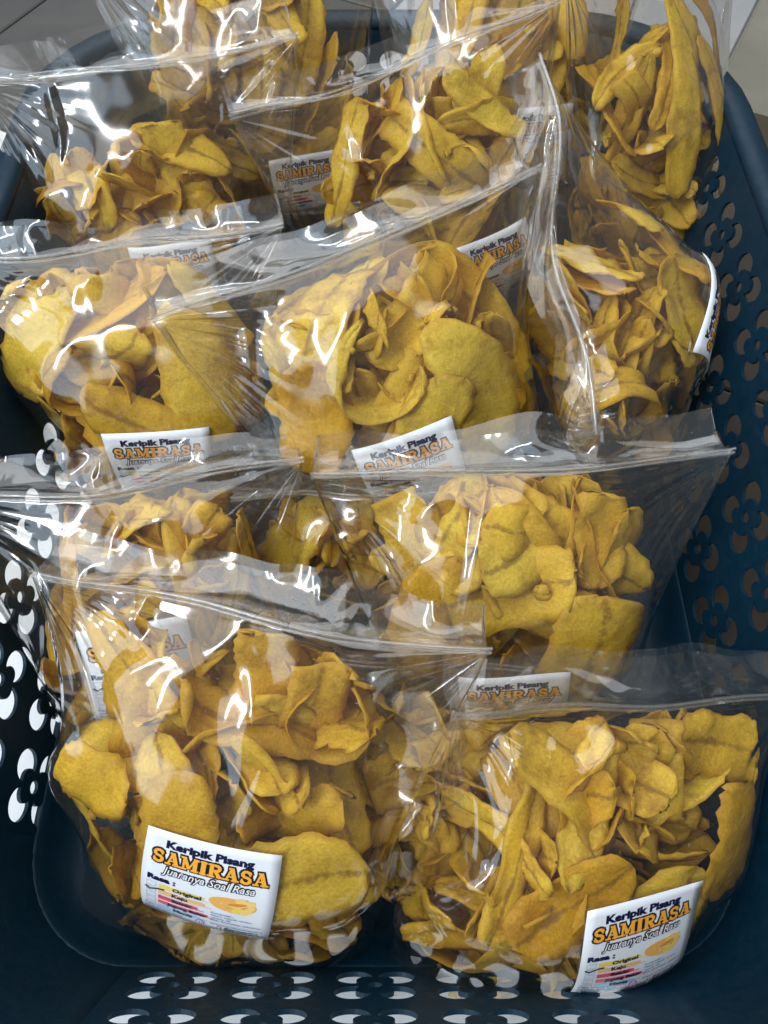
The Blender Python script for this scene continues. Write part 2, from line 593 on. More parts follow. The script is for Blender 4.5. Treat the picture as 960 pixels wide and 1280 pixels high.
# rim: a rolled lip, wide and rounded
prof = [(-0.001, -0.004), (0.000, 0.002), (0.004, 0.0055), (0.011, 0.0062), (0.017, 0.0045), (0.0205, -0.001), (0.0215, -0.012), (0.0195, -0.012), (0.0185, -0.002), (0.012, 0.003), (0.005, 0.002), (0.0022, -0.004)]
Vr, Fr = [], []
for (o_, z_) in prof:
    Vr += [p - basket_off for p in loop_points(FL * BH + o_, BZ + BH + z_)]
nl = len(loop_points(0, 0))
for a in range(len(prof)):
    b = (a + 1) % len(prof)
    for k in range(nl):
        k2 = (k + 1) % nl
        Fr.append((a * nl + k, a * nl + k2, b * nl + k2, b * nl + k))
link('rim', mesh_from('rim', Vr, Fr), M_BASKET, basket)
# base plate with a coved edge and four feet
rings = [(-0.03, 0.0), (-0.018, 0.0005), (-0.010, 0.0026), (-0.004, 0.0066), (0.0005, 0.0118), (0.0045, 0.0185), (0.0072, 0.0240), (0.0104, 0.0270)]
Vb, Fb = [], []
for o_, z_ in rings:
    Vb += [p - basket_off for p in loop_points(o_, BZ + z_)]
for o_, z_ in reversed(rings):
    Vb += [p - basket_off for p in loop_points(o_ + 0.0012, BZ + z_ - 0.0026)]
nr_ = 2 * len(rings)
for a in range(nr_ - 1):
    for k in range(nl):
        k2 = (k + 1) % nl
        Fb.append((a * nl + k, a * nl + k2, (a + 1) * nl + k2, (a + 1) * nl + k))
Fb.append(tuple(range(nl)))
Fb.append(tuple(reversed(range((nr_ - 1) * nl, nr_ * nl))))
me = mesh_from('base', Vb, Fb)
bm = bmesh.new()
bm.from_mesh(me)
bmesh.ops.recalc_face_normals(bm, faces=bm.faces)
bm.to_mesh(me)
bm.free()
link('base', me, M_BASKET, basket)
for sx in (-1, 1):
    for fy in (BY0 + 0.04, BY1 - 0.04):
        bm = bmesh.new()
        bmesh.ops.create_cone(bm, cap_ends=True, segments=16, radius1=0.012, radius2=0.015, depth=0.0152)
        bmesh.ops.translate(bm, verts=bm.verts, vec=Vector((sx * (BX - 0.04), fy, 0.0197)) - basket_off)
        me = bpy.data.meshes.new('foot')
        bm.to_mesh(me)
        bm.free()
        link('foot', me, M_BASKET, basket)


# ------------------------------------------------------------------ print on the labels (flat, in label units 0..1)
def text_flat(body, size, bold=0.0, shear=0.0, sx=1.0):
    c = bpy.data.curves.new('t', 'FONT')
    c.body, c.size, c.offset, c.shear = body, size, bold, shear
    c.align_x, c.align_y = 'CENTER', 'CENTER'
    c.resolution_u = 2
    c.fill_mode = 'FRONT'
    o = bpy.data.objects.new('t', c)
    col.objects.link(o)
    dg = bpy.context.evaluated_depsgraph_get()
    dg.update()
    me = o.evaluated_get(dg).to_mesh()
    V = np.array([v.co[:2] for v in me.vertices]) if len(me.vertices) else np.zeros((0, 2))
    F = [tuple(p.vertices) for p in me.polygons]
    bpy.data.objects.remove(o)
    bpy.data.curves.remove(c)
    V[:, 0] *= sx
    return V, F


class Flat:
    def __init__(self):
        self.V, self.F, self.M, self.mats = [], [], [], []

    def mi(self, ink):
        if ink not in self.mats: self.mats.append(ink)
        return self.mats.index(ink)

    def poly(self, pts, ink, z=0.0):
        i = len(self.V)
        self.V += [(x, y, z) for x, y in pts]
        self.F.append(tuple(range(i, i + len(pts))))
        self.M.append(self.mi(ink))

    def rect(self, x0, y0, x1, y1, ink, z=0.0, n=6):
        for k in range(n):
            a, b = x0 + (x1 - x0) * k / n, x0 + (x1 - x0) * (k + 1) / n
            self.poly([(a, y0), (b, y0), (b, y1), (a, y1)], ink, z)

    def text(self, body, x0, x1, y, h, ink, bold=0.0, z=0.0, shear=0.0):
        """text fitted between x0 and x1 with capital height about h, centred on y (y up)"""
        V, F = text_flat(body, h / 0.70, bold, shear)
        w = V[:, 0].max() - V[:, 0].min()
        cx = (V[:, 0].max() + V[:, 0].min()) / 2
        i = len(self.V)
        self.V += [((vx - cx) * (x1 - x0) / w + (x0 + x1) / 2, vy + y, z) for vx, vy in V]
        self.F += [tuple(q + i for q in f) for f in F]
        self.M += [self.mi(ink)] * len(F)

    def strokes(self, segs, width, ink, z):
        for (x0, y0, x1, y1) in segs:
            dx, dy = x1 - x0, y1 - y0
            l = math.hypot(dx, dy) + 1e-9
            nx, ny = -dy / l * width / 2, dx / l * width / 2
            ex, ey = dx / l * width * 0.35, dy / l * width * 0.35
            self.poly([(x0 - ex + nx, y0 - ey + ny), (x0 - ex - nx, y0 - ey - ny), (x1 + ex - nx, y1 + ey - ny), (x1 + ex + nx, y1 + ey + ny)], ink, z)


# heavy slab letters: thick and thin strokes plus serifs, in a 1 x 1 cell
def arcs(cx, cy, rx, ry, a0, a1, n=7):
    p = [(cx + rx * math.cos(R(a0 + (a1 - a0) * k / n)), cy + ry * math.sin(R(a0 + (a1 - a0) * k / n))) for k in range(n + 1)]
    return [(*p[k], *p[k + 1]) for k in range(n)]


SLAB = {
    'S': [(arcs(0.5, 0.72, 0.30, 0.22, 20, 270, 8) + arcs(0.5, 0.27, 0.32, 0.23, 90, -160, 8), 0.21), ([(0.80, 0.66, 0.80, 0.94), (0.18, 0.06, 0.18, 0.34)], 0.10)],
    'A': [([(0.22, 0.06, 0.48, 0.92)], 0.12), ([(0.52, 0.92, 0.78, 0.06)], 0.25), ([(0.30, 0.33, 0.66, 0.33)], 0.10), ([(0.06, 0.06, 0.36, 0.06), (0.58, 0.06, 0.98, 0.06), (0.36, 0.95, 0.56, 0.95)], 0.13)],
    'M': [([(0.17, 0.06, 0.17, 0.94)], 0.12), ([(0.20, 0.92, 0.47, 0.18)], 0.20), ([(0.50, 0.18, 0.78, 0.92)], 0.10), ([(0.82, 0.06, 0.82, 0.94)], 0.23), ([(0.03, 0.06, 0.31, 0.06), (0.66, 0.06, 0.98, 0.06), (0.03, 0.94, 0.26, 0.94), (0.76, 0.94, 0.98, 0.94)], 0.13)],
    'I': [([(0.5, 0.06, 0.5, 0.94)], 0.36), ([(0.16, 0.06, 0.84, 0.06), (0.16, 0.94, 0.84, 0.94)], 0.13)],
    'R': [([(0.24, 0.06, 0.24, 0.94)], 0.24), (arcs(0.50, 0.72, 0.27, 0.21, 90, -90, 7), 0.20), ([(0.24, 0.94, 0.52, 0.94), (0.24, 0.50, 0.52, 0.50)], 0.11), ([(0.50, 0.48, 0.80, 0.08)], 0.23), ([(0.04, 0.06, 0.44, 0.06), (0.66, 0.06, 0.98, 0.06), (0.04, 0.94, 0.3, 0.94)], 0.13)],
}
WID = {'S': 0.92, 'A': 1.12, 'M': 1.28, 'I': 0.62, 'R': 1.08}


def slab_word(fl, word, x0, x1, y, h, ink, grow, z):
    tot = sum(WID[c] for c in word)
    x = x0
    for c in word:
        w = (x1 - x0) * WID[c] / tot
        for segs, th in SLAB[c]:
            ss = [(x + a * w * 0.96, y - h / 2 + b * h, x + c2 * w * 0.96, y - h / 2 + d * h) for a, b, c2, d in segs]
            fl.strokes(ss, th * (h * 0.5 + w * 0.5) + grow, ink, z)
        x += w


def blob(cx, cy, rx, ry, ang, wob, seed, n=20):
    g = np.random.default_rng(seed)
    ph = g.uniform(0, 6.28, 4)
    out = []
    for k in range(n):
        a = 2 * math.pi * k / n
        r = 1 + wob * (math.sin(2 * a + ph[0]) + 0.6 * math.sin(3 * a + ph[1]) + 0.4 * math.sin(5 * a + ph[2]))
        x, y = rx * r * math.cos(a), ry * r * math.sin(a)
        out.append((cx + x * math.cos(ang) - y * math.sin(ang), cy + x * math.sin(ang) + y * math.cos(ang)))
    return out


def build_print():
    P = {}
    t = Flat()
    t.text('Keripik Pisang', 0.16, 0.81, 0.872, 0.070, 'navy', 0.0055)
    slab_word(t, 'SAMIRASA', 0.07, 0.93, 0.745, 0.125, 'black', 0.030, 0.0)
    slab_word(t, 'SAMIRASA', 0.07, 0.93, 0.745, 0.125, 'orange', 0.002, 0.0004)
    t.text('Juaranya Soal Rasa', 0.15, 0.85, 0.612, 0.076, 'black', 0.0110, 0.0, 0.25)
    t.text('Juaranya Soal Rasa', 0.158, 0.842, 0.612, 0.074, 'white', 0.0006, 0.0006, 0.25)
    t.text('Rasa :', 0.05, 0.27, 0.50, 0.050, 'navy', 0.0045)
    for k, w in enumerate(('Original', 'Keju', 'Balado', 'Jagung Bakar', 'Manis')):
        cx, hw = (0.36, 0.31, 0.33, 0.37, 0.34)[k], (0.11, 0.06, 0.075, 0.155, 0.075)[k]
        t.text(w, cx - hw, cx + hw, 0.425 - 0.068 * k, 0.036, 'navy' if k != 2 else 'black', 0.0022, 0.0006)
    y = 0.295
    for w, x1 in (('Komposisi :', 0.72), ('Pisang, minyak goreng,', 0.86), ('garam, dll', 0.70), ('Baik digunakan sebelum:', 0.93)):
        t.text(w, 0.55, x1, y, 0.020, 'line', 0.0012)
        y -= 0.034
    t.text('P-IRT 2063209010222-27', 0.03, 0.42, 0.118, 0.022, 'line', 0.0012)
    t.text('Cirebon, Jawa Barat', 0.03, 0.34, 0.083, 0.022, 'line', 0.0012)
    t.text('Berat bersih : 250gr', 0.03, 0.33, 0.048, 0.022, 'line', 0.0012)
    t.text('shopee.co.id/samirasa2016', 0.55, 0.95, 0.128, 0.022, 'line', 0.0012)
    t.text('@samirasa2016', 0.66, 0.92, 0.088, 0.024, 'navy', 0.0014)
    t.text('0858-6273-8275', 0.66, 0.93, 0.048, 0.026, 'navy', 0.0014)
    t.rect(0.03, 0.148, 0.93, 0.151, 'line')
    t.rect(0.36, 0.018, 0.62, 0.022, 'pink')
    P['lettering'] = [t]
    P['flavour_strip'], P['checkbox'] = [], []
    for k, (ink, x1) in enumerate((('yellow', 0.49), ('tan', 0.50), ('crimson', 0.45), ('red', 0.53), ('sky', 0.47))):
        y = 0.425 - 0.068 * k
        s = Flat()
        s.rect(0.145, y - 0.024, x1 - 0.03, y + 0.022, ink, 0.0002)
        s.rect(x1 - 0.03, y - 0.012, x1, y + 0.016, ink, 0.0002, 1)
        s.rect(x1 - 0.05, y - 0.022, x1 + 0.05, y - 0.014, ink, 0.0001, 2)
        P['flavour_strip'].append(s)
        c = Flat()
        for a in ((0.05, y - 0.026, 0.125, y - 0.023), (0.05, y + 0.023, 0.125, y + 0.026), (0.05, y - 0.026, 0.053, y + 0.026), (0.122, y - 0.026, 0.125, y + 0.026)):
            c.rect(*a, 'line', 0.0002, 1)
        if k == 1:
            c.strokes([(0.045, y + 0.020, 0.075, y - 0.002), (0.075, y - 0.002, 0.145, y + 0.030), (0.145, y + 0.030, 0.185, y + 0.034)], 0.014, 'black', 0.0007)
        P['checkbox'].append(c)
    pic = Flat()
    pic.poly(blob(0.70, 0.43, 0.175, 0.080, 0.0, 0.05, 1, 28), 'chip_a', 0.0001)
    for k in range(13):
        g = np.random.default_rng(40 + k)
        pic.poly(blob(0.70 + g.uniform(-0.12, 0.13), 0.43 + g.uniform(-0.05, 0.075), g.uniform(0.045, 0.085), g.uniform(0.018, 0.034), g.uniform(-0.7, 0.9), 0.08, k), ('chip_b', 'chip_b', 'chip_c', 'yellow', 'chip_a')[k % 5], 0.0002 + k * 0.00003)
    P['chip_picture'] = [pic]
    e = Flat()
    for r_, ink, z in ((0.050, 'purple', 0.0), (0.038, 'white', 0.0002)):
        e.poly([(0.475, 0.085 + r_ * 1.3), (0.475 + r_ * 0.75, 0.085 + r_ * 0.3), (0.475 + r_ * 0.6, 0.085 - r_ * 0.7), (0.475, 0.085 - r_), (0.475 - r_ * 0.6, 0.085 - r_ * 0.7), (0.475 - r_ * 0.75, 0.085 + r_ * 0.3)], ink, z)
    e.strokes([(0.462, 0.055, 0.462, 0.10), (0.475, 0.055, 0.475, 0.118), (0.488, 0.055, 0.488, 0.10), (0.455, 0.055, 0.495, 0.055)], 0.006, 'purple', 0.0004)
    e.poly([(0.622 + 0.020 * math.cos(q * math.pi / 6), 0.088 + 0.017 * math.sin(q * math.pi / 6)) for q in range(12)], 'pink', 0.0002)
    e.poly([(0.622 + 0.009 * math.cos(q * math.pi / 4), 0.088 + 0.008 * math.sin(q * math.pi / 4)) for q in range(8)], 'white', 0.0004)
    e.poly([(0.622 + 0.024 * math.cos(q * math.pi / 6), 0.048 + 0.020 * math.sin(q * math.pi / 6)) for q in range(12)], 'green', 0.0002)
    e.poly([(0.622 + 0.010 * math.cos(q * math.pi / 4), 0.048 + 0.009 * math.sin(q * math.pi / 4)) for q in range(8)], 'white', 0.0004)
    P['emblem'] = [e]
    return P


PRINT = build_print()


# ------------------------------------------------------------------ one fried banana slice
def chip_shape(g, nu=23, nv=7, size=1.0, form=None):
    Ln = g.uniform(0.064, 0.112) * (0.5 + 0.5 * size)
    Wd = g.uniform(0.019, 0.034) * size
    p = g.uniform(2.2, 4.2)
    if g.random() < 0.20:                          # strongly curled while frying
        k0, k1, k2 = g.choice([-1, 1]) * g.uniform(16, 40), g.normal(0, 10), g.normal(0, 10)
    else:
        k0, k1, k2 = g.normal(0, 8), g.normal(0, 6), g.normal(0, 8)
    tw = g.normal(0, 5)
    kt = g.normal(0, 4)
    cut = g.random() < 0.3
    if form:
        Ln, Wd, k0, k2 = form
        k1, tw, kt, cut, p = g.normal(0, 3), g.normal(0, 3), g.normal(0, 6), False, 3.0
    s = np.linspace(-1, 1, nu)
    s = np.sign(s) * np.abs(s) ** 0.85
    t = np.linspace(-1, 1, nv)
    w = np.clip(1 - np.abs(s) ** p, 0, 1) ** (1 / p)
    if cut: w[-4:] = np.maximum(w[-4:], 0.7 + 0.25 * g.random(4))
    w = np.maximum(w, 0.16) * Wd / 2
    y = s * Ln / 2
    kap = k0 + k1 * s + k2 * np.sin(3.2 * s + g.uniform(0, 6))
    th = np.concatenate([[0], np.cumsum((kap[1:] + kap[:-1]) / 2 * np.diff(y))])
    th -= th[nu // 2]
    cyv = np.concatenate([[0], np.cumsum(np.cos((th[1:] + th[:-1]) / 2) * np.diff(y))])
    czv = np.concatenate([[0], np.cumsum(np.sin((th[1:] + th[:-1]) / 2) * np.diff(y))])
    cyv -= cyv[nu // 2]
    czv -= czv[nu // 2]
    bow = g.normal(0, 0.10) * (s ** 2) * Ln * 0.5
    ed = 1 + g.normal(0, 0.045, (nu, nv)) * (np.abs(t)[None, :] > 0.9)
    y = y + g.normal(0, 0.0006, nu)
    X = t[None, :] * w[:, None] * ed
    a = tw * y
    Zl = kt * X ** 2 + g.normal(0, 0.00035, (nu, nv)) + 0.0012 * np.sin(7 * s + g.uniform(0, 6))[:, None] * t[None, :]
    X2 = X * np.cos(a)[:, None] - Zl * np.sin(a)[:, None] + bow[:, None]
    Z2 = X * np.sin(a)[:, None] + Zl * np.cos(a)[:, None]
    Z2 = Z2 + 0.0010 * np.sin(5.2 * t[None, :] + 4.0 * s[:, None] + g.uniform(0, 6))
    P = np.stack([X2, cyv[:, None] - Z2 * np.sin(th)[:, None], czv[:, None] + Z2 * np.cos(th)[:, None]], -1)
    return P - P.mean((0, 1)), Wd


def grid_normals(P):
    du = np.gradient(P, axis=0)
    dv = np.gradient(P, axis=1)
    n = np.cross(du, dv)
    return n / (np.linalg.norm(n, axis=-1, keepdims=True) + 1e-12)


def chip_mesh_data(P, th=0.0013):
    """closed slice with a slightly rounded rim from its mid surface"""
    nu, nv = P.shape[:2]
    n = grid_normals(P)
    edge = np.ones((nu, nv))
    edge[0, :] = edge[-1, :] = 0.45
    edge[:, 0] = edge[:, -1] = 0.45
    A = P + n * th / 2 * edge[..., None]
    B = P - n * th / 2 * edge[..., None]
    V = np.concatenate([A.reshape(-1, 3), B.reshape(-1, 3)])
    q = np.arange(nu * nv).reshape(nu, nv)
    top = np.stack([q[:-1, :-1], q[1:, :-1], q[1:, 1:], q[:-1, 1:]], -1).reshape(-1, 4)
    bot = top[:, ::-1] + nu * nv
    rim = np.concatenate([q[:, 0], q[-1, 1:], q[-2::-1, -1], q[0, -2:0:-1]])
    r2 = np.roll(rim, -1)
    side = np.stack([r2, rim, rim + nu * nv, r2 + nu * nv], -1)
    F = np.concatenate([top, bot, side])
    uu, vv = np.meshgrid(np.linspace(0, 1, nu), np.linspace(0, 1, nv), indexing='ij')
    uvs = np.stack([vv, uu * 2], -1).reshape(-1, 2)
    return V, F, np.concatenate([uvs, uvs])


def fast_mesh(name, V, F, uv=None, rest=None):
    me = bpy.data.meshes.new(name)
    F = np.asarray(F, np.int32)
    k = F.shape[1]
    me.vertices.add(len(V))
    me.vertices.foreach_set('co', np.asarray(V, np.float32).ravel())
    me.loops.add(F.size)
    me.loops.foreach_set('vertex_index', F.ravel())
    me.polygons.add(len(F))
    me.polygons.foreach_set('loop_start', np.arange(0, F.size, k, dtype=np.int32))
    if uv is not None:
        l = me.uv_layers.new(name='UVMap')
        l.data.foreach_set('uv', np.asarray(uv, np.float32)[F.ravel()].ravel())
    if rest is not None:
        l = me.uv_layers.new(name='Rest')
        l.data.foreach_set('uv', np.asarray(rest, np.float32)[F.ravel()].ravel())
    me.update(calc_edges=True)
    me.validate()
    return me


# ------------------------------------------------------------------ the film of a filled zip bag, relaxed as an inextensible sheet
def relax_film(g, W, Hb, Hf, a, b, c, hc, xo, collide, zipcurve, gdir, press=1.0, n=(60, 50, 60)):
    def envelope(z):
        A, B = np.empty_like(z), np.empty_like(z)
        lo = z < -hc
        t = np.clip((-hc - z) / (c * 1.10), 0, 1)
        e = (1 - t ** 2.6) ** (1 / 2.6)
        A[lo] = (a * 1.04 * (0.55 + 0.45 * e))[lo]
        B[lo] = (b * 1.08 * e)[lo]
        s = np.clip((z + hc) / hc, 0, 1)
        A[~lo] = (a * 1.04 + (W / 2 - a * 1.04) * s ** 1.4)[~lo]
        B[~lo] = (b * 1.08 * (1 - s ** 1.6))[~lo]
        return A, B
    P = None
    for lev in range(3):
        nx, nb, nf = 20 * 2 ** lev, 20 * 2 ** lev, 3 * 2 ** lev
        nz = nb + nf
        X0 = np.linspace(-W / 2, W / 2, nx + 1)
        Z0 = np.concatenate([np.linspace(-Hb, 0, nb + 1), np.linspace(0, Hf, nf + 1)[1:]])
        if P is None:
            zz = np.where(Z0 < 0, Z0 * (hc + c * 1.06) / Hb, Z0)
            A, B = envelope(zz)
            A = np.where(Z0 > 0, W / 2, A)
            B = np.where(Z0 > 0, 0, B)
            th = np.linspace(-math.pi / 2, math.pi / 2, nx + 1)
            bl = np.clip(B / (0.4 * b), 0, 1)[None, :]
            sx = (1 - bl) * (X0 / (W / 2))[:, None] + bl * np.sin(th)[:, None]
            P = np.zeros((2, nx + 1, nz + 1, 3))
            for s_ in (0, 1):
                P[s_, ..., 0] = A[None, :] * sx + xo * bl
                P[s_, ..., 1] = zz[None, :]
                P[s_, ..., 2] = (1 - 2 * s_) * B[None, :] * np.cos(th)[:, None]
            zx, zz_, zn = zipcurve(X0)
            P[:, :, nb:, 0] = zx[None, :, None]
            P[:, :, nb:, 1] = zz_[None, :, None] + Z0[None, None, nb:]
            P[:, :, nb:, 2] = zn[None, :, None]
            w_ = np.clip(1 + zz / hc, 0, 1) ** 2
            P[:, :, :nb, 1] += (zz_[:, None] * w_[None, :nb])[None]
            P[:, :, :nb, 2] += (zn[:, None] * w_[None, :nb])[None]
        else:
            m = 0.5 * (P[:, 1:] + P[:, :-1])
            Q = np.zeros((2, nx + 1, P.shape[2], 3))
            Q[:, ::2], Q[:, 1::2] = P, m
            m = 0.5 * (Q[:, :, 1:] + Q[:, :, :-1])
            P = np.zeros((2, nx + 1, nz + 1, 3))
            P[:, :, ::2], P[:, :, 1::2] = Q, m
        zx, zz_, zn = zipcurve(X0)
        dx, dzb, dzf = W / nx, Hb / nb, Hf / nf
        P = P + g.normal(0, 0.0004, P.shape)
        Z1 = np.diff(Z0)[None, None, :]
        hv = np.broadcast_to(Z1, (2, nx + 1, nz))
        dg = np.broadcast_to(np.hypot(dx, Z1), (2, nx, nz))
        skv = np.broadcast_to((Z0[2:] - Z0[:-2])[None, None, :], (2, nx + 1, nz - 1))
        old = P.copy()

        def con(sa, sb, rest, k, only_push=False):
            pa, pb = P[sa], P[sb]
            d = pb - pa
            l = np.sqrt((d * d).sum(-1)) + 1e-9
            f = (l - rest) / l * (0.5 * k)
            if only_push: f = np.minimum(f, 0)
            d *= f[..., None]
            P[sa] += d
            P[sb] -= d
        S = slice
        kb = (0.30, 0.18, 0.08)[lev]
        for it in range(n[lev]):
            vel = (P - old) * 0.88
            old = P.copy()
            P = P + vel
            nrm = np.stack([grid_normals(P[0]), -grid_normals(P[1])])
            pr = np.zeros(nz + 1)
            pr[:nb] = np.clip((nb - np.arange(nb)) / (0.25 * nb), 0, 1)
            P += nrm * (pr * press * 0.00012 / (1 + lev))[None, None, :, None]
            P += np.asarray(gdir) * 0.00003
            for rep in range(3):
                for o in (0, 1):
                    i0 = np.arange(o, nx, 2)
                    con((S(None), S(o, nx, 2)), (S(None), S(o + 1, nx + 1, 2)), dx, 1.0)
                    j1 = len(range(o, nz, 2))
                    con((S(None), S(None), S(o, nz, 2)), (S(None), S(None), S(o + 1, nz + 1, 2)), hv[:, :, o::2][:, :, :j1], 1.0)
                for o in (0, 1):
                    con((S(None), S(o, nx, 2), S(0, nz)), (S(None), S(o + 1, nx + 1, 2), S(1, nz + 1)), dg[:, :len(range(o, nx, 2))], 0.5)
                    con((S(None), S(o, nx, 2), S(1, nz + 1)), (S(None), S(o + 1, nx + 1, 2), S(0, nz)), dg[:, :len(range(o, nx, 2))], 0.5)
                P[:, 0] = P[:, 0].mean(0)
                P[:, nx] = P[:, nx].mean(0)
                P[:, :, 0] = P[:, :, 0].mean(0)
                P[:, :, nb, 0], P[:, :, nb, 1], P[:, :, nb, 2] = zx, zz_, zn
            for o in range(4):
                for h in (0, 1):
                    if o > 1: break
                # skip-one springs keep folds from being sharper than the film can fold
                ii = np.arange(o, nx - 1, 4)
                if len(ii): con((S(None), S(o, nx - 1, 4)), (S(None), S(o + 2, nx + 1, 4)), 2 * dx, kb, True)
                con((S(None), S(None), S(o, nz - 1, 4)), (S(None), S(None), S(o + 2, nz + 1, 4)), skv[:, :, o::4], kb, True)
            P = collide(P)
            P[:, :, nb, 0], P[:, :, nb, 1], P[:, :, nb, 2] = zx, zz_, zn
    # iron out single-vertex zigzag
    for _ in range(1):
        Q = P.copy()
        Q[:, 1:-1, 1:-1] = 0.5 * P[:, 1:-1, 1:-1] + 0.125 * (P[:, :-2, 1:-1] + P[:, 2:, 1:-1] + P[:, 1:-1, :-2] + P[:, 1:-1, 2:])
        P = Q
    return P, X0, Z0, nb


def make_collider(verts, ctr, axes, nth=64, nph=32):
    q = (verts - ctr) / axes
    r = np.linalg.norm(q, axis=1) + 1e-9
    th = (np.arctan2(q[:, 2], q[:, 0]) / (2 * math.pi)) % 1.0
    ph = np.arccos(np.clip(q[:, 1] / r, -1, 1)) / math.pi
    M = np.full((nth, nph), 0.72)
    np.maximum.at(M, ((th * nth).astype(int) % nth, np.minimum((ph * nph).astype(int), nph - 1)), r)
    S_ = M.copy()
    for d in (1, -1):
        S_ = np.maximum(S_, np.roll(M, d, 0) * 0.97)
    K = S_.copy()
    K[:, 1:] = np.maximum(K[:, 1:], S_[:, :-1] * 0.97)
    K[:, :-1] = np.maximum(K[:, :-1], S_[:, 1:] * 0.97)
    M = K
    for _ in range(1):
        T = 0.6 * M + 0.2 * (np.roll(M, 1, 0) + np.roll(M, -1, 0))
        T2 = T.copy()
        T2[:, 1:-1] = 0.6 * T[:, 1:-1] + 0.2 * (T[:, :-2] + T[:, 2:])
        M = T2

    def collide(P):
        q = (P - ctr) / axes
        r = np.sqrt((q * q).sum(-1)) + 1e-9
        th = (np.arctan2(q[..., 2], q[..., 0]) / (2 * math.pi)) % 1.0 * nth - 0.5
        ph = np.clip(np.arccos(np.clip(q[..., 1] / r, -1, 1)) / math.pi * nph - 0.5, 0, nph - 1.001)
        i0 = np.floor(th).astype(int)
        j0 = np.floor(ph).astype(int)
        ft, fp = th - i0, ph - j0
        i0 %= nth
        i1 = (i0 + 1) % nth
        rm = (M[i0, j0] * (1 - ft) + M[i1, j0] * ft) * (1 - fp) + (M[i0, j0 + 1] * (1 - ft) + M[i1, j0 + 1] * ft) * fp
        rm = rm * 1.01 + 0.02
        sc = np.where(r < rm, rm / r, 1.0)
        return ctr + (P - ctr) * sc[..., None]
    return collide


STUFF_V, STUFF_F, STUFF_UV = [], [], []
stuff_n = 0


